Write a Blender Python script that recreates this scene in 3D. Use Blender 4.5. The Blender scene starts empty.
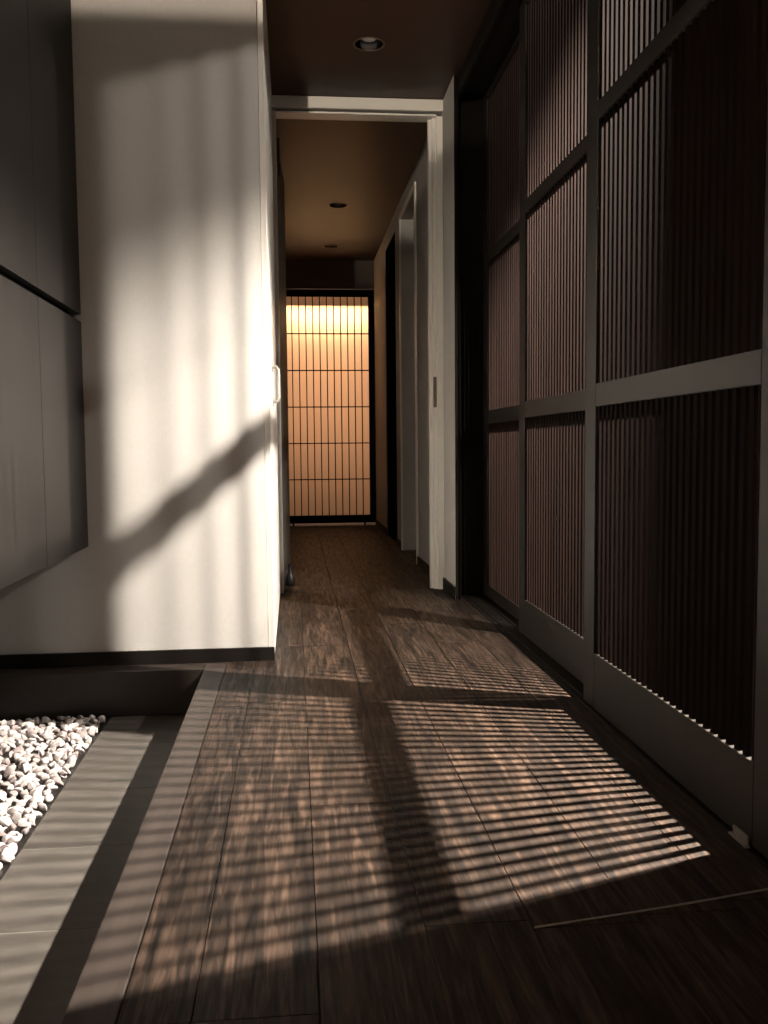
import bpy, bmesh, math, random
from mathutils import Vector, Matrix, noise
random.seed(7)
C = bpy.context.scene.collection
sc = bpy.context.scene

# ------------------------------------------------------------------ camera
cam_d = bpy.data.cameras.new('camera')
cam_d.sensor_fit = 'HORIZONTAL'
cam_d.sensor_width = 36.0
cam_d.lens = 916.32 / 768 * 36.0
cam_d.clip_start = 0.02
cam = bpy.data.objects.new('camera', cam_d)
C.objects.link(cam)
R0 = (0.99519216, -0.09751072, -0.00917747)     # image right
R1 = (-0.01611109, -0.07055869, -0.99737751)    # image down
R2 = (0.09660745, 0.99273014, -0.07179046)      # viewing direction
cam.matrix_world = Matrix(((R0[0], -R1[0], -R2[0], 0.0),
                           (R0[1], -R1[1], -R2[1], 0.0),
                           (R0[2], -R1[2], -R2[2], 0.70),
                           (0, 0, 0, 1)))
sc.camera = cam

# ------------------------------------------------------------------ light and exposure
sc.view_settings.view_transform = 'Standard'
sc.view_settings.look = 'None'
sc.view_settings.gamma = 1.0
sc.view_settings.use_curve_mapping = False
sc.view_settings.exposure = 0.0
world = bpy.data.worlds.new('world')
world.use_nodes = True
world.node_tree.nodes['Background'].inputs[0].default_value = (1.0, 0.88, 0.74, 1)
world.node_tree.nodes['Background'].inputs[1].default_value = 0.006
sc.world = world

ROOM_LAMP = (2.05, 1.880, 2.56)     # ceiling spots in the room behind the lattice doors
ROOM_LAMP_FAR = (2.90, 2.24, 2.475)
P_SPOT, P_BULB, P_FAR, P_FILL_UP = 6100, 430, 760, 560
P_SHOJI, P_SHOJI_FILL = 15, 23
P_FILL_BULB = 110


def lamp(name, kind, loc, energy, color, rot=(0, 0, 0), **kw):
    d = bpy.data.lights.new(name, kind)
    d.energy = energy
    d.color = color
    for k, v in kw.items():
        setattr(d, k, v)
    o = bpy.data.objects.new(name, d)
    o.location = loc
    o.rotation_euler = rot
    C.objects.link(o)
    return o


lamp('room_spot', 'SPOT', ROOM_LAMP, P_SPOT, (1, .905, .80), spot_size=math.radians(136),
     spot_blend=0.30, shadow_soft_size=0.032)
lamp('room_spot_far', 'SPOT', ROOM_LAMP_FAR, P_FAR, (1, .905, .80), spot_size=math.radians(146),
     spot_blend=0.15, shadow_soft_size=0.032)
lamp('room_bulb', 'POINT', ROOM_LAMP, P_BULB, (1, .905, .80), shadow_soft_size=0.032)


# ------------------------------------------------------------------ materials
def new_mat(name, rough=0.5, color=(.5, .5, .5), spec=0.5):
    m = bpy.data.materials.new(name)
    m.use_nodes = True
    b = m.node_tree.nodes['Principled BSDF']
    b.inputs['Base Color'].default_value = (*color, 1)
    b.inputs['Roughness'].default_value = rough
    b.inputs['Specular IOR Level'].default_value = spec
    return m, m.node_tree, b


def coords(nt, scale=(1, 1, 1)):
    g = nt.nodes.new('ShaderNodeNewGeometry')
    mp = nt.nodes.new('ShaderNodeMapping')
    mp.inputs['Scale'].default_value = scale
    nt.links.new(g.outputs['Position'], mp.inputs['Vector'])
    return mp.outputs['Vector']


def noise_node(nt, vec, scale, detail=4, rough=.55, dist=0.0):
    n = nt.nodes.new('ShaderNodeTexNoise')
    n.inputs['Scale'].default_value = scale
    n.inputs['Detail'].default_value = detail
    n.inputs['Roughness'].default_value = rough
    n.inputs['Distortion'].default_value = dist
    nt.links.new(vec, n.inputs['Vector'])
    return n.outputs['Fac']


def ramp(nt, fac, stops):
    r = nt.nodes.new('ShaderNodeValToRGB')
    e = r.color_ramp.elements
    while len(e) < len(stops):
        e.new(0.5)
    for el, (p, c) in zip(e, stops):
        el.position = p
        el.color = (*c, 1)
    nt.links.new(fac, r.inputs['Fac'])
    return r.outputs['Color']


def bump(nt, b, height, strength, dist):
    n = nt.nodes.new('ShaderNodeBump')
    n.inputs['Strength'].default_value = strength
    n.inputs['Distance'].default_value = dist
    nt.links.new(height, n.inputs['Height'])
    nt.links.new(n.outputs['Normal'], b.inputs['Normal'])


def math_node(nt, op, a, bv):
    n = nt.nodes.new('ShaderNodeMath')
    n.operation = op
    for i, v in enumerate((a, bv)):
        if isinstance(v, (int, float)):
            n.inputs[i].default_value = v
        else:
            nt.links.new(v, n.inputs[i])
    return n.outputs[0]


def wood(name, dark, light, scale, rough, spec=.4, bstr=.15, bdist=.001, n1=9, n2=3):
    """stretched grain; scale squeezes the axis the grain runs along"""
    m, nt, b = new_mat(name, rough, light, spec)
    v = coords(nt, scale)
    a = noise_node(nt, v, n1, 5, .6, .6)
    c = noise_node(nt, v, n2, 3, .5, .3)
    f = math_node(nt, 'ADD', math_node(nt, 'MULTIPLY', a, .6), math_node(nt, 'MULTIPLY', c, .4))
    col = ramp(nt, f, [(.34, dark), (.66, light)])
    nt.links.new(col, b.inputs['Base Color'])
    bump(nt, b, a, bstr, bdist)
    return m


M = {}
# oak floor: grain along the hall, tone per plank from a colour attribute
m, nt, b = new_mat('dark_oak_floor', .38, (.06, .04, .028), .17)
at_ = nt.nodes.new('ShaderNodeAttribute')
at_.attribute_name = 'plank'
sep = nt.nodes.new('ShaderNodeSeparateColor')
nt.links.new(at_.outputs['Color'], sep.inputs['Color'])
geo = nt.nodes.new('ShaderNodeNewGeometry')
off = nt.nodes.new('ShaderNodeVectorMath')
off.operation = 'MULTIPLY_ADD'
nt.links.new(at_.outputs['Vector'], off.inputs[0])
off.inputs[1].default_value = (3.1, 7.7, 0)
nt.links.new(geo.outputs['Position'], off.inputs[2])
mp = nt.nodes.new('ShaderNodeMapping')
mp.inputs['Scale'].default_value = (1, .07, 1)
nt.links.new(off.outputs[0], mp.inputs['Vector'])
g1 = noise_node(nt, mp.outputs['Vector'], 95, 4, .6, .9)
g2 = noise_node(nt, mp.outputs['Vector'], 24, 4, .55, 1.6)
f = math_node(nt, 'ADD', math_node(nt, 'MULTIPLY', g1, .55), math_node(nt, 'MULTIPLY', g2, .45))
colr = ramp(nt, f, [(.36, (.0022, .0015, .0011)), (.5, (.019, .0123, .0086)), (.64, (.066, .0425, .0295))])
mul = nt.nodes.new('ShaderNodeMix')
mul.data_type = 'RGBA'
mul.blend_type = 'MULTIPLY'
mul.inputs['Factor'].default_value = 1
nt.links.new(colr, mul.inputs['A'])
tone = ramp(nt, sep.outputs['Red'], [(0, (.72, .72, .74)), (1, (1.0, .98, .95))])
nt.links.new(tone, mul.inputs['B'])
nt.links.new(mul.outputs['Result'], b.inputs['Base Color'])
rr = ramp(nt, g1, [(.3, (.6, .6, .6)), (.7, (.4, .4, .4))])
nt.links.new(rr, b.inputs['Roughness'])
bump(nt, b, g1, .22, .0012)
M['floor'] = m

M['frame'] = wood('dark_stained_frame', (.009, .0074, .006), (.0175, .0142, .0116), (1, 1, .06), .45, .3, .08)
M['slat'] = wood('dark_stained_slat', (.0026, .0013, .00095), (.0076, .0038, .0027), (1, 1, .05), .7, 0.03, .1, n1=45, n2=30)
M['black_wood'] = wood('black_brown_wood', (.005, .004, .0035), (.010, .008, .0065), (1, .1, .1), .55, .12)
M['riser'] = wood('dark_brown_riser', (.012, .009, .007), (.024, .018, .014), (.08, 1, 1), .45, .35)
M['kerb'] = wood('grey_brown_kerb', (.017, .013, .0107), (.035, .027, .023), (1, .06, 1), .45, .25, n1=40)
M['ceiling'] = wood('red_brown_ceiling', (.029, .0125, .0085), (.043, .0188, .0125), (1, .12, 1), .5, .3, .05)
M['cabinet'] = wood('grey_brown_cabinet', (.0064, .0049, .0041), (.0088, .0068, .0057), (1, 1, .08), .5, .3, .06, n1=25)

m, nt, b = new_mat('woven_white_wallpaper', .8, (.70, .66, .60), .2)
v = coords(nt)
w1 = noise_node(nt, coords(nt, (400, 400, 40)), 1, 2)
w2 = noise_node(nt, coords(nt, (40, 40, 400)), 1, 2)
w = math_node(nt, 'ADD', math_node(nt, 'MULTIPLY', w1, .5), math_node(nt, 'MULTIPLY', w2, .5))
nt.links.new(ramp(nt, w, [(.35, (.42, .404, .378)), (.65, (.465, .448, .42))]), b.inputs['Base Color'])
bump(nt, b, w, .25, .0008)
M['wall'] = m
M['white'] = new_mat('white_satin_paint', .35, (.74, .715, .665), .45)[0]
M['grey_wall'] = new_mat('taupe_wall', .75, (.10, .08, .065), .2)[0]
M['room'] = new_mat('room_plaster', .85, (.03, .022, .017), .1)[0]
M['grey_door'] = new_mat('grey_brown_door', .5, (.075, .064, .053), .3)[0]
M['black'] = new_mat('black_plastic', .4, (.012, .011, .010), .4)[0]
M['metal'] = new_mat('satin_metal', .35, (.42, .40, .36), .5)[0]
M['metal'].node_tree.nodes['Principled BSDF'].inputs['Metallic'].default_value = .8
M['glass_bowl'] = new_mat('frosted_glass_bowl', .5, (.95, .93, .90), .3)[0]
M['glass_bowl'].node_tree.nodes['Principled BSDF'].inputs['Transmission Weight'].default_value = 1
M['handle'] = new_mat('brushed_grey_metal', .4, (.22, .21, .19), .5)[0]
M['matte_black'] = new_mat('matte_black_wood', .9, (.006, .005, .004), 0.0)[0]
M['bronze'] = new_mat('bronze_metal', .4, (.16, .12, .085), .5)[0]
M['bronze'].node_tree.nodes['Principled BSDF'].inputs['Metallic'].default_value = .7
M['chrome'] = new_mat('dark_chrome', .15, (.35, .34, .35), .5)[0]
M['chrome'].node_tree.nodes['Principled BSDF'].inputs['Metallic'].default_value = 1
M['frost'] = new_mat('frosted_lens', .3, (.85, .82, .80), .5)[0]

m, nt, b = new_mat('grey_stone_tile', .45, (.16, .14, .12), .4)
n1_ = noise_node(nt, coords(nt, (1, 3.2, 1)), 9, 6, .6, .4)
nt.links.new(ramp(nt, n1_, [(.3, (.048, .043, .037)), (.7, (.082, .073, .064))]), b.inputs['Base Color'])
bump(nt, b, n1_, .1, .001)
M['tile'] = m
M['grout'] = new_mat('pale_grout', .8, (.16, .143, .127), .2)[0]

m, nt, b = new_mat('pale_pebble', .7, (.7, .64, .6), .3)
oi = nt.nodes.new('ShaderNodeObjectInfo')
pn = noise_node(nt, coords(nt), 130, 4)
c1 = ramp(nt, oi.outputs['Random'], [(0, (.21, .172, .165)), (.3, (.36, .325, .312)), (1, (.47, .435, .42))])
mx = nt.nodes.new('ShaderNodeMix')
mx.data_type = 'RGBA'
mx.blend_type = 'MULTIPLY'
mx.inputs['Factor'].default_value = 1
nt.links.new(c1, mx.inputs['A'])
nt.links.new(ramp(nt, pn, [(.35, (.82, .80, .79)), (.6, (1, 1, 1))]), mx.inputs['B'])
nt.links.new(mx.outputs['Result'], b.inputs['Base Color'])
bump(nt, b, pn, .3, .002)
M['pebble'] = m

# shoji paper: lets the light behind it through
m = bpy.data.materials.new('washi_paper')
m.use_nodes = True
nt = m.node_tree
nt.nodes.clear()
out = nt.nodes.new('ShaderNodeOutputMaterial')
tr = nt.nodes.new('ShaderNodeBsdfTranslucent')
df = nt.nodes.new('ShaderNodeBsdfDiffuse')
ms = nt.nodes.new('ShaderNodeMixShader')
fb = noise_node(nt, coords(nt), 60, 5)
nt.links.new(ramp(nt, fb, [(.3, (.74, .66, .56)), (.7, (.78, .70, .60))]), tr.inputs['Color'])
df.inputs['Color'].default_value = (.30, .22, .15, 1)
ms.inputs[0].default_value = .3
nt.links.new(tr.outputs[0], ms.inputs[1])
nt.links.new(df.outputs[0], ms.inputs[2])
nt.links.new(ms.outputs[0], out.inputs[0])
M['paper'] = m


# ------------------------------------------------------------------ mesh helpers
class MB:
    def __init__(self):
        self.bm = bmesh.new()

    def box(self, x0, x1, y0, y1, z0, z1):
        vs = [self.bm.verts.new(p) for p in
              ((x0, y0, z0), (x1, y0, z0), (x1, y1, z0), (x0, y1, z0),
               (x0, y0, z1), (x1, y0, z1), (x1, y1, z1), (x0, y1, z1))]
        fs = []
        for q in ((0, 3, 2, 1), (4, 5, 6, 7), (0, 1, 5, 4), (1, 2, 6, 5), (2, 3, 7, 6), (3, 0, 4, 7)):
            fs.append(self.bm.faces.new([vs[i] for i in q]))
        return fs

    def lathe(self, prof, cx, cy, n=32, closed=False):
        """prof: list of (r, z); spun about the vertical line at cx, cy"""
        rings = []
        for r, z in prof:
            if r < 1e-6:
                rings.append([self.bm.verts.new((cx, cy, z))])
            else:
                rings.append([self.bm.verts.new((cx + r * math.cos(2 * math.pi * i / n),
                                                 cy + r * math.sin(2 * math.pi * i / n), z)) for i in range(n)])
        pairs = list(zip(rings, rings[1:]))
        if closed:
            pairs.append((rings[-1], rings[0]))
        for a, c in pairs:
            for i in range(n):
                j = (i + 1) % n
                if len(a) == 1 and len(c) == 1:
                    continue
                if len(a) == 1:
                    self.bm.faces.new((a[0], c[i], c[j]))
                elif len(c) == 1:
                    self.bm.faces.new((a[i], a[j], c[0]))
                else:
                    self.bm.faces.new((a[i], a[j], c[j], c[i]))

    def tube(self, pts, r, n=12):
        prev = None
        for k, p in enumerate(pts):
            p = Vector(p)
            d = (Vector(pts[min(k + 1, len(pts) - 1)]) - Vector(pts[max(k - 1, 0)])).normalized()
            u = d.orthogonal().normalized() if abs(d.z) > .9 else d.cross(Vector((0, 0, 1))).normalized()
            if prev:
                u = (prev[1] - d * prev[1].dot(d)).normalized()
            w = d.cross(u)
            ring = [self.bm.verts.new(p + r * (math.cos(2 * math.pi * i / n) * u + math.sin(2 * math.pi * i / n) * w))
                    for i in range(n)]
            if prev:
                for i in range(n):
                    j = (i + 1) % n
                    self.bm.faces.new((prev[0][i], prev[0][j], ring[j], ring[i]))
            else:
                self.bm.faces.new(list(reversed(ring)))
            prev = (ring, u)
        self.bm.faces.new(prev[0])

    def build(self, name, mat, parent=None, bevel=0, smooth=False, loc=None):
        if smooth:
            for f_ in self.bm.faces:
                f_.smooth = True
        bmesh.ops.recalc_face_normals(self.bm, faces=self.bm.faces)
        me = bpy.data.meshes.new(name)
        self.bm.to_mesh(me)
        self.bm.free()
        me.materials.append(mat)
        o = bpy.data.objects.new(name, me)
        C.objects.link(o)
        if parent is not None:
            o.parent = parent
            o.matrix_parent_inverse = Matrix.Translation(-parent.location)
        if bevel:
            md = o.modifiers.new('bevel', 'BEVEL')
            md.width = bevel
            md.segments = 2
            md.limit_method = 'ANGLE'
        return o


def tag(o, label=None, cat=None, group=None, kind=None):
    if label:
        o['label'] = label
    if cat:
        o['category'] = cat
    if group:
        o['group'] = group
    if kind:
        o['kind'] = kind
    return o


def struct(name, mb, mat, label, cat, bevel=0, parent=None):
    return tag(mb.build(name, mat, parent, bevel), label, cat, None, 'structure')


def empty(name, loc, label, cat, group=None, kind='thing'):
    o = bpy.data.objects.new(name, None)
    o.location = loc
    o.empty_display_size = .05
    C.objects.link(o)
    return tag(o, label, cat, group, kind)


def boxes(*bs):
    mb = MB()
    for q in bs:
        mb.box(*q)
    return mb


CEIL = 2.316
PIT = -0.144
YW = 3.003                 # face of the white wall
YF = 8.12                  # lattice at the corridor's end

# ------------------------------------------------------------------ floors
fl = MB()
lay = fl.bm.loops.layers.color.new('plank')
edges = [-.2275, -.1365, .021, .179, .336, .494, .651, .768]
joints = [[-1, .25, 1.09, 2.466, 3.003], [-1, .2, 1.09, 2.497, 3.195, 4.2, 5.4, 6.7, YF + .12],
          [-1, .4, 1.75, 3.195, 4.46, 5.7, 7.0, YF + .12], [-1, .1, 1.28, 2.466, 3.9, 5.0, 6.2, 7.4, YF + .12],
          [-1, .5, 1.256, 2.461, 3.55, 4.9, 6.0, 7.1, YF + .12], [-1, 0, 1.275, 2.05, 3.2, 4.45, 5.6, 6.8, YF + .12],
          [-1, .3, 1.30, 2.75, 3.7, 5.1, 6.3, 7.5, YF + .12]]
for i, js in enumerate(joints):
    x0, x1 = edges[i] + .0007, edges[i + 1] - .0007
    for y0, y1 in zip(js, js[1:]):
        c = (random.random(), random.random(), random.random(), 1)
        for fc in fl.box(x0, x1, y0 + .0006, y1 - .0006, -.016, 0):
            for lp in fc.loops:
                lp[lay] = c
floor = struct('floor', fl, M['floor'], 'dark oak plank floor running down the hall', 'floor', bevel=.0008)
struct('floor_bed', boxes((-.29, 4.5, -1.0, YF + 1.6, -.05, -.0175)), M['black'], 'dark bed showing in the joints of the plank floor', 'floor')
# boards of the corridor outside the planks' strip, under the recess on the right
struct('floor_edge', boxes((.7695, 1.2, 4.42, YF + .12, -.016, -.0005)), M['kerb'], 'dark floor strip under the corridor recesses', 'floor')
struct('floor_room', boxes((.93, 4.4, -1.0, 4.4, -.0165, -.001)), M['kerb'], 'floor of the room behind the lattice doors', 'floor')
# raised edge board along the sunken entrance, and the ledge under the white wall
struct('trim_1', boxes((-.2955, -.2290, -1.0, 2.9905, -.144, .0)), M['kerb'], 'grey brown step board edging the sunken entrance', 'step edge', bevel=.002)
struct('trim_2', boxes((-1.24, -.2960, 2.905, 2.9905, -.144, -.0004)), M['riser'], 'dark wooden ledge and riser under the white wall', 'step edge', bevel=.002)
# sunken tile floor
struct('floor_entrance', boxes((-1.4, -.27, -1.0, 2.93, PIT - .06, PIT - .006)), M['black'], 'bed of the sunken entrance floor', 'floor')
tl = MB()
seams = [-.9, -.433, -.087, .255, .597, .938, 1.28, 1.604, 1.947, 2.278, 2.625, 2.905]
for y0, y1 in zip(seams, seams[1:]):
    tl.box(-.588, -.2960, y0 + .0012, y1 - .0012, PIT - .01, PIT)
struct('floor_tiles', tl, M['tile'], 'row of grey stone tiles between pebbles and step', 'floor', bevel=.001)
struct('floor_grout', boxes((-.587, -.2962, -.9, 2.9045, PIT - .0098, PIT - .0008)), M['grout'], 'pale grout between the grey tiles', 'floor')

# ------------------------------------------------------------------ walls
struct('wall_left', boxes((-1.32, -.0950, YW, 3.12, PIT, CEIL)), M['wall'], 'white woven wallpaper wall above the pebble bed', 'wall')
struct('wall_entrance', boxes((-1.32, -1.22, -1.0, YW, PIT - .05, CEIL)), M['wall'], 'white side wall behind the floating cabinet', 'wall')
struct('wall_hall_left', boxes((-.30, -.0950, 3.12, 4.36, -.016, CEIL)), M['wall'], 'white wall behind the stowed sliding door', 'wall')
struct('wall_corridor_left', boxes((-.30, -.105, 4.47, YF + .1, -.016, CEIL)), M['wall'], 'white left wall of the far corridor', 'wall')
struct('baseboard_left', boxes((-1.22, -.0742, 2.992, 3.0029, .0, .044)), M['black_wood'], 'black baseboard along the foot of the white wall', 'baseboard')
# right side of the far corridor
XR = .721
struct('wall_corridor_right', boxes((XR, .79, 4.47, 5.356, 0, CEIL), (XR, .79, 5.356, 6.09, 2.18, CEIL),
                                    (.812, .86, 5.30, 6.15, 0, 2.2),
                                    (XR, .90, 6.09, 6.44, 0, CEIL), (XR, .90, 7.16, YF + .1, 0, CEIL),
                                    (XR, .90, 6.44, 7.16, 2.20, CEIL)),
       M['wall'], 'white right wall of the far corridor with door recess', 'wall')
struct('door_2', boxes((.727, .76, 6.442, 7.158, .004, 2.198)), M['matte_black'], 'dark wooden door in the right wall of the far corridor', 'door')
struct('trim_3', boxes((.71, .7205, 5.326, 5.356, 0, 2.21), (.71, .7205, 6.09, 6.12, 0, 2.21), (.71, .7205, 5.356, 6.09, 2.18, 2.21)),
       M['white'], 'white casing around the corridor recess', 'door casing', bevel=.002)
struct('baseboard_right', boxes((.712, .7208, 4.475, 5.325, 0, .05), (.712, .7208, 6.122, 6.44, 0, .05), (.712, .7208, 7.16, 8.10, 0, .05)),
       M['black_wood'], 'black baseboard in the far corridor', 'baseboard')
struct('wall_far', boxes((-.30, .86, YF - .01, YF + .06, 2.072, CEIL)), M['grey_wall'], 'taupe wall over the glowing lattice door', 'wall')
# short white return beside the lattice doors
struct('wall_return', boxes((XR, .93, 4.20, 4.47, 0, CEIL), (XR, .7212, 4.081, 4.20, 0, CEIL)), M['wall'], 'short white wall return beside the dark lattice doors', 'wall')
struct('baseboard_return', boxes((.712, .7208, 4.084, 4.383, 0, .058)), M['black_wood'], 'black baseboard on the white return', 'baseboard')
# room behind the lattice doors
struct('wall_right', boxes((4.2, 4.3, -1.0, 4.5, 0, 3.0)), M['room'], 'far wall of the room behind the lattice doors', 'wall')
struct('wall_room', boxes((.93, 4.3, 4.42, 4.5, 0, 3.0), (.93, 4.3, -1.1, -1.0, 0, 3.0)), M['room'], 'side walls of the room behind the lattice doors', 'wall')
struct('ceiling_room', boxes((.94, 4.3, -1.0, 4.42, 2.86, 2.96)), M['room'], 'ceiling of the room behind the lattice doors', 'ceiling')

# ------------------------------------------------------------------ ceiling with holes for the downlights
DL = [(.3265, 3.80), (.321, 6.285), (.324, 7.545)]
RH = .058
cm = MB()


def rect(x0, x1, y0, y1, z=CEIL):
    cm.bm.faces.new([cm.bm.verts.new(p) for p in ((x0, y0, z), (x0, y1, z), (x1, y1, z), (x1, y0, z))])


S = .10
cx0, cx1 = .324 - S, .324 + S
rect(-1.3, cx0, -1.0, YF + .1)
rect(cx1, .95, -1.0, YF + .1)
yy = -1.0
for hx, hy in DL:
    rect(cx0, cx1, yy, hy - S)
    n = 48
    inner, outer = [], []
    for i in range(n):
        a = 2 * math.pi * i / n
        ca, sa = math.cos(a), math.sin(a)
        s = S / max(abs(ca), abs(sa))
        inner.append(cm.bm.verts.new((hx + RH * ca, hy + RH * sa, CEIL)))
        outer.append(cm.bm.verts.new((.324 + s * ca, hy + s * sa, CEIL)))
    for i in range(n):
        j = (i + 1) % n
        cm.bm.faces.new((inner[i], inner[j], outer[j], outer[i]))
    yy = hy + S
rect(cx0, cx1, yy, YF + .1)
struct('ceiling', cm, M['ceiling'], 'dark red brown wooden ceiling of the hall', 'ceiling')
struct('ceiling_deck', boxes((-1.3, .95, -1.0, YF + .1, CEIL + .14, CEIL + .2)), M['black'], 'deck above the wooden ceiling', 'ceiling')

# ------------------------------------------------------------------ white door frame in the middle of the hall
struct('trim_4', boxes((-.0948, -.0595, 4.365, 4.465, 0, 2.245),                                     # left jamb
                       (.690, .7205, 4.385, 4.465, 0, 2.245), (.672, .690, 4.40, 4.465, 0, 2.245), (.658, .672, 4.425, 4.465, 0, 2.245),
                       (-.0595, .690, 4.43, 4.465, 2.242, CEIL - .002), (-.0948, .7205, 4.365, 4.465, 2.2615, CEIL - .002),
                       (-.0595, .690, 4.375, 4.44, 2.241, 2.2500)),
       M['white'], 'white painted door frame across the hall', 'door frame', bevel=.002)
boxes((-.0590, .6895, 4.400, 4.4295, 2.2502, 2.2613)).build('track', M['black'], bpy.data.objects['trim_4'])
lt = struct('strike_plate', boxes((.6725, .6885, 4.3975, 4.4005, .884, 1.03)), M['bronze'], None, None, bevel=.001)
lt.parent = bpy.data.objects['trim_4']
for k_ in ('kind',):
    if k_ in lt:
        del lt[k_]
# stowed white sliding door leaf against the left wall
d1 = struct('door_1', boxes((-.0940, -.0756, 3.017, 4.355, .006, CEIL - .004)), M['white'], 'white sliding door leaf stowed against the left wall', 'door', bevel=.001)
h = MB()
h.box(-.0757, -.0715, 3.385, 3.425, .975, 1.012)
h.box(-.0757, -.0715, 3.385, 3.425, .850, .880)
h.tube([(-.0740, 3.405, .992), (-.060, 3.405, .992), (-.0525, 3.405, .982), (-.0525, 3.405, .880), (-.060, 3.405, .866), (-.0740, 3.405, .866)], .0062, 10)
h.build('door_handle', M['handle'], d1, bevel=.0008)

# open hinged door leaf past the frame
hd = empty('hinged_door', (-.041, 4.50, 0), 'grey door leaf standing open along the left corridor wall', 'door')
leaf = MB()
ux, uy = .0395, .9992                      # along the leaf, opened a little past the frame
for z0_, z1_ in ((.012, 2.17),):
    c4 = [(-.0615, 4.478), (-.0615 + ux * .80, 4.478 + uy * .80), (-.0955 + ux * .80, 4.480 + uy * .80), (-.0955, 4.480)]
    vs = [leaf.bm.verts.new((x, y, z)) for z in (z0_, z1_) for x, y in c4]
    for q in ((0, 3, 2, 1), (4, 5, 6, 7), (0, 1, 5, 4), (1, 2, 6, 5), (2, 3, 7, 6), (3, 0, 4, 7)):
        leaf.bm.faces.new([vs[k] for k in q])
leaf.build('door_panel', M['grey_door'], hd, bevel=.002)
hm_ = MB()
hm_.box(-.0605, -.0455, 4.4825, 4.545, 2.05, 2.16)
hm_.tube([(-.050, 4.50, 1.99), (-.050, 4.50, 2.05)], .006, 10)
hm_.build('hinge', M['black'], hd, bevel=.001)
st = MB()
st.lathe([(0, 0), (.022, 0), (.024, .03), (.018, .055), (.010, .07), (.008, .10), (.010, .112), (0, .114)], -.029, 4.62, 20)
tag(st.build('door_stop', M['black'], None, smooth=True), 'black floor door stop at the foot of the open door leaf', 'door stop', kind='thing')

# ------------------------------------------------------------------ downlights
def downlight(hx, hy, label):
    e = empty('downlight', (hx, hy, CEIL), label, 'ceiling light', 'recessed ceiling downlights')
    a = MB()
    a.lathe([(.0575, CEIL - .0005), (.0640, CEIL - .0005), (.0645, CEIL - .004), (.0610, CEIL - .006), (.0565, CEIL - .003)], hx, hy, 40, closed=True)
    a.build('trim_ring', M['bronze'], e, smooth=True)
    a = MB()
    a.lathe([(.0570, CEIL - .003), (.0555, CEIL + .02), (.047, CEIL + .05), (.036, CEIL + .072), (.033, CEIL + .08), (.0, CEIL + .081)], hx, hy, 40)
    a.build('reflector', M['chrome'], e, smooth=True)
    a = MB()
    a.lathe([(.0, CEIL + .014), (.018, CEIL + .0145), (.029, CEIL + .019), (.032, CEIL + .026), (.020, CEIL + .075), (0, CEIL + .078)], hx, hy, 32)
    a.build('lens', M['frost'], e, smooth=True)
    return e


downlight(*DL[0], 'recessed downlight with pale lens in the ceiling before the white door frame')
downlight(*DL[1], 'recessed downlight in the corridor ceiling, first past the white door frame')
downlight(*DL[2], 'recessed downlight in the corridor ceiling closest to the glowing lattice door')

# ------------------------------------------------------------------ dark frame around the lattice doors
X1, X2, X3 = .775, .825, .873
DT = .036
struct('trim_5', boxes((.7215, .742, 4.08, 4.199, .0, CEIL - .002), (.7215, .93, 4.189, 4.199, 0, CEIL - .002)), M['matte_black'], 'dark jamb post closing the row of lattice doors', 'door frame', bevel=.002)
struct('trim_6', boxes((.742, .762, -1.0, 4.1885, 2.236, CEIL - .002), (.762, .93, -1.0, 4.1885, 2.262, CEIL - .002)), M['black_wood'], 'dark head beam above the lattice doors', 'door frame', bevel=.002)
tk = boxes((.7695, .93, -1.0, 4.1885, -.0165, .0005))
for xa in (X1 + .012, X2 + .012, X3 + .012):
    tk.box(xa, xa + .012, -1.0, 4.1885, .0005, .004)
struct('trim_7', tk, M['black_wood'], 'dark floor track under the lattice doors', 'door track', bevel=.001)


def lattice_door(X, Y0, Y1, zb, label):
    """Y0 < Y1; zb is the top of the bottom rail"""
    e = empty('lattice_door', (X + DT / 2, (Y0 + Y1) / 2, .005), label, 'sliding door', 'dark lattice sliding doors')
    sw = .085
    top = 2.256
    rails = [(.006, zb, 'bottom_rail'), (.797, .855, 'middle_rail'), (1.515, 1.560, 'middle_rail'), (2.226, top, 'top_rail')]
    for a, c in ((Y0, Y0 + sw), (Y1 - sw, Y1)):
        boxes((X, X + DT, a + .0005, c - .0005, .006, top)).build('stile', M['frame'], e, bevel=.0015)
    for z0, z1, nm in rails:
        boxes((X, X + DT, Y0 + sw + .0003, Y1 - sw - .0003, z0, z1)).build(nm, M['frame'], e, bevel=.0012)
    pitch, wd, dp, xo = .0315, .0165, .008, .005
    for (a0, a1, _), (b0, b1, _) in zip(rails, rails[1:]):
        mb = MB()
        s0 = wd / 2 + .0003
        n_ = round((Y1 - Y0 - 2 * sw - 2 * s0) / pitch) + 1
        pitch = (Y1 - Y0 - 2 * sw - 2 * s0) / (n_ - 1)
        for i in range(n_):
            yc = Y0 + sw + s0 + i * pitch
            mb.box(X + xo, X + xo + dp, yc - wd / 2, yc + wd / 2, a1 - .0008, b0 + .0008)
        mb.build('slat_panel', M['slat'], e)
    return e


lattice_door(X1, 1.382, 2.395, .152, 'dark lattice sliding door at the photo\'s right edge, its bottom rail nearest the light stripes')
lattice_door(X2, 2.307, 3.322, .137, 'dark lattice sliding door in the middle of the row of three')
lattice_door(X3, 3.236, 4.188, .060, 'dark lattice sliding door beside the white wall return, smallest in view')
# the doors' fixed neighbour towards the entrance
struct('wall_pocket', boxes((.80, .92, -1.0, 1.385, .006, 2.26)), M['black_wood'], 'dark panel beyond the last lattice door', 'wall')

# small metal guide on the track
g = boxes((.7635, .7725, 1.468, 1.53, .0012, .006), (.7695, .7735, 1.472, 1.526, .004, .020))
tag(g.build('door_guide', M['handle'], None, bevel=.001), 'small metal door guide on the floor track under the lattice door', 'door guide', kind='thing')
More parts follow.
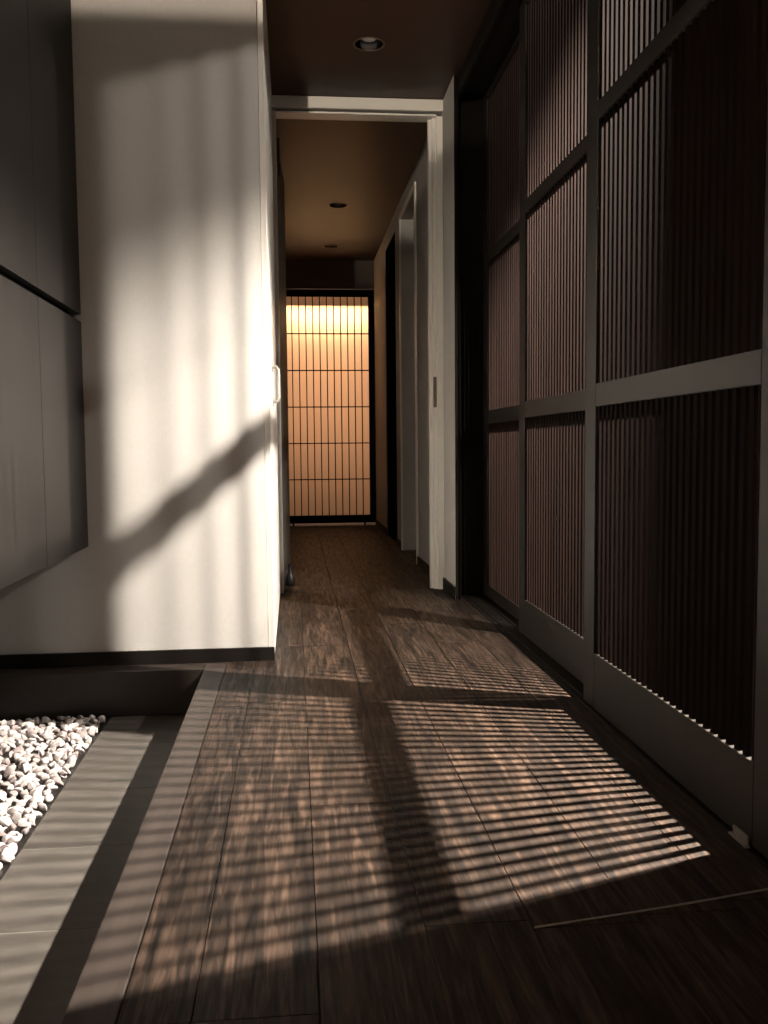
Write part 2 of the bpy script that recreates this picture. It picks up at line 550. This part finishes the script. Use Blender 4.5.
# thin strip across the floor at the front
sx = MB()
pts = [(.336, 1.2545), (.50, 1.281), (.64, 1.307), (.766, 1.333)]
for (xa, ya), (xb, yb) in zip(pts, pts[1:]):
    vs = [sx.bm.verts.new(p) for p in ((xa, ya, .0002), (xb, yb, .0002), (xb, yb + .004, .0002), (xa, ya + .004, .0002),
                                       (xa, ya, .0016), (xb, yb, .0016), (xb, yb + .004, .0016), (xa, ya + .004, .0016))]
    for q in ((0, 3, 2, 1), (4, 5, 6, 7), (0, 1, 5, 4), (1, 2, 6, 5), (2, 3, 7, 6), (3, 0, 4, 7)):
        sx.bm.faces.new([vs[i] for i in q])
struct('trim_8', sx, M['metal'], 'thin pale floor strip across the planks at the front', 'floor strip')

# ------------------------------------------------------------------ floating cabinet on the left
XC = -.661
cb = empty('floating_cabinet', (-.94, 2.0, .387), 'grey brown floating cabinet wall-hung over the pebble bed', 'cabinet')
boxes((-1.219, -.702, .80, 3.002, .390, 2.312)).build('body', M['cabinet'], cb, bevel=.001)
ys = [.81, 1.02, 1.516, 2.012, 2.508, 3.002]
for y0, y1 in zip(ys, ys[1:]):
    boxes((-.685, XC, y0 + .0009, y1 - .0009, .387, 1.099)).build('lower_door', M['cabinet'], cb, bevel=.0008)
    boxes((-.685, XC, y0 + .0009, y1 - .0009, 1.122, 2.312)).build('upper_door', M['cabinet'], cb, bevel=.0008)

# ------------------------------------------------------------------ glowing lattice door at the end of the corridor
XL, XRR = -.063, .667
ZB, ZT = .091, 2.005
sd = empty('shoji_door', (.30, YF, 0), 'glowing paper lattice door at the far end of the corridor', 'paper screen door')
boxes((XL - .05, XL, YF, YF + .03, .022, 2.068)).build('stile', M['black_wood'], sd, bevel=.0015)
boxes((XRR, XRR + .053, YF, YF + .03, .022, 2.068)).build('stile', M['black_wood'], sd, bevel=.0015)
boxes((XL, XRR, YF, YF + .03, .022, ZB)).build('bottom_rail', M['black_wood'], sd, bevel=.0015)
boxes((XL, XRR, YF, YF + .03, ZT, 2.068)).build('top_rail', M['black_wood'], sd, bevel=.0015)
lb = MB()
for i in range(1, 12):
    x = XL + (XRR - XL) * i / 12
    lb.box(x - .0045, x + .0045, YF + .002, YF + .017, ZB, ZT)
for i in range(1, 6):
    z = ZB + (ZT - ZB) * i / 6
    lb.box(XL, XRR, YF + .004, YF + .016, z - .0048, z + .0048)
lb.build('lattice', M['black_wood'], sd)
boxes((XL, XRR, YF + .0175, YF + .0183, ZB, ZT)).build('paper', M['paper'], sd)
for x in (-.015, .62):
    boxes((x - .008, x + .008, YF + .006, YF + .024, .0005, .024)).build('foot', M['black_wood'], sd)
# the lit alcove behind it
struct('wall_alcove', boxes((-.35, .95, YF + 1.0, YF + 1.06, -.02, CEIL), (-.35, -.13, YF + .03, YF + 1.0, -.02, CEIL), (.735, .95, YF + .03, YF + 1.0, -.02, CEIL)),
       M['wall'], 'pale walls of the alcove behind the glowing screen', 'wall')
struct('floor_alcove', boxes((-.12, .73, YF + .125, YF + 1.0, -.016, 0)), M['kerb'], 'floor of the alcove behind the glowing screen', 'floor')
struct('trim_9', boxes((-.12, .73, YF + .034, YF + .24, 1.925, 1.945)), M['black_wood'], 'lamp shelf added unseen behind the top of the glowing screen', 'visor')  # visor board added to keep the strip's light off the paper above
lamp('shoji_strip', 'AREA', (.30, YF + .12, 1.90), P_SHOJI, (1, .68, .40), rot=(math.radians(-25), 0, 0),
     shape='RECTANGLE', size=.76, size_y=.05)
lamp('shoji_fill', 'AREA', (.30, YF + .9, 1.45), P_SHOJI_FILL, (1, .56, .36), rot=(math.radians(-90), 0, 0),
     shape='RECTANGLE', size=.7, size_y=1.5)

# ------------------------------------------------------------------ added fill light behind the camera, shaped as a bowl uplight
se = empty('fill_uplight', (-.55, -.93, 1.95), 'unseen bowl uplight added on the entrance side as fill light', 'added fill lamp')
s = MB()
s.lathe([(.0, 1.915), (.05, 1.925), (.09, 1.96), (.105, 2.0), (.102, 2.0), (.086, 1.962), (.048, 1.93), (0, 1.92)], -.55, -.80, 32)
s.build('bowl', M['glass_bowl'], se, smooth=True)
boxes((-.565, -.535, -1.0, -.895, 1.94, 1.965)).build('bracket', M['metal'], se)
lamp('fill_bulb', 'POINT', (-.55, -.80, 1.97), P_FILL_BULB, (1, .89, .76), shadow_soft_size=.03)  # added frontal fill for the upper wall, return and jambs
lamp('upper_wall_fill', 'SPOT', (-.55, -.80, 2.004), P_FILL_UP, (1, .85, .68), rot=(math.pi, 0, 0), spot_size=math.pi, spot_blend=0.02, shadow_soft_size=.02)  # added upward light to brighten the top of the white wall
struct('wall_back', boxes((-1.3, .95, -1.12, -1.0, 1.2, CEIL)), M['wall'], 'wall over the open entrance behind the viewer', 'wall')

# ------------------------------------------------------------------ pebble bed
gm = MB()
nx, ny = 34, 90
gx0, gx1, gy0, gy1 = -1.215, -.589, .9, 2.904
gv = [[gm.bm.verts.new((gx0 + (gx1 - gx0) * i / nx, gy0 + (gy1 - gy0) * j / ny,
                        PIT - .012 + .010 * noise.noise((i * .9, j * .9, 0)))) for i in range(nx + 1)] for j in range(ny + 1)]
for j in range(ny):
    for i in range(nx):
        gm.bm.faces.new((gv[j][i], gv[j][i + 1], gv[j + 1][i + 1], gv[j + 1][i]))
tag(gm.build('gravel', M['pebble'], None, smooth=True), 'pale gravel bedding beneath the loose pebbles', 'gravel', kind='stuff')
protos = []
for k in range(9):
    bm = bmesh.new()
    bmesh.ops.create_icosphere(bm, subdivisions=3, radius=1)
    sd_ = Vector((k * 7.3, k * 3.1, 1.7))
    # irregular chunk: flattened by a few random cutting planes, then roughened
    planes = [(Vector((random.gauss(0, 1), random.gauss(0, 1), random.gauss(0, 1))).normalized(), random.uniform(.42, .78)) for _ in range(10)]
    for v_ in bm.verts:
        p = v_.co.copy()
        for nrm, dd in planes:
            t = p.dot(nrm) - dd
            if t > 0:
                p -= nrm * t * .85
        p *= 1 + .10 * noise.noise(p * 1.6 + sd_)
        v_.co = p
    for f_ in bm.faces:
        f_.smooth = True
    me = bpy.data.meshes.new('pebble')
    bm.to_mesh(me)
    bm.free()
    me.materials.append(M['pebble'])
    protos.append(me)
first = None


def put_pebble(x, y, z, s):
    o = bpy.data.objects.new('pebble', protos[random.randrange(9)])
    o.location = (x, y, z)
    o.scale = (s * random.uniform(.85, 1.3), s * random.uniform(.85, 1.2), s * random.uniform(.62, .85))
    o.rotation_euler = (random.uniform(-.9, .9), random.uniform(-.9, .9), random.uniform(0, 6.28))
    C.objects.link(o)
    tag(o, 'pale pebble lying in the pebble bed below the floating cabinet', 'pebble', 'pale pebbles in the bed below the cabinet', 'thing')
    return o


step = .027
pebs = 0
row = 0
y = 1.66
while y < 2.895:
    # the photo's left edge crosses the bed; a pebble's width beyond it is enough
    left = max(-1.0, -.326 * y - .045)
    x = -.603 - (step / 2 if row % 2 else 0)
    while x > left:
        s = random.choice((.0125, .0145, .0155, .0175))
        put_pebble(min(x + random.uniform(-.006, .006), -.590 - s * 1.05), min(y + random.uniform(-.006, .006), 2.903 - s * 1.1), PIT + .004 + random.uniform(-.004, .007), s)
        pebs += 1
        x -= step
    y += step * .88
    row += 1
print('PEBBLES', pebs)
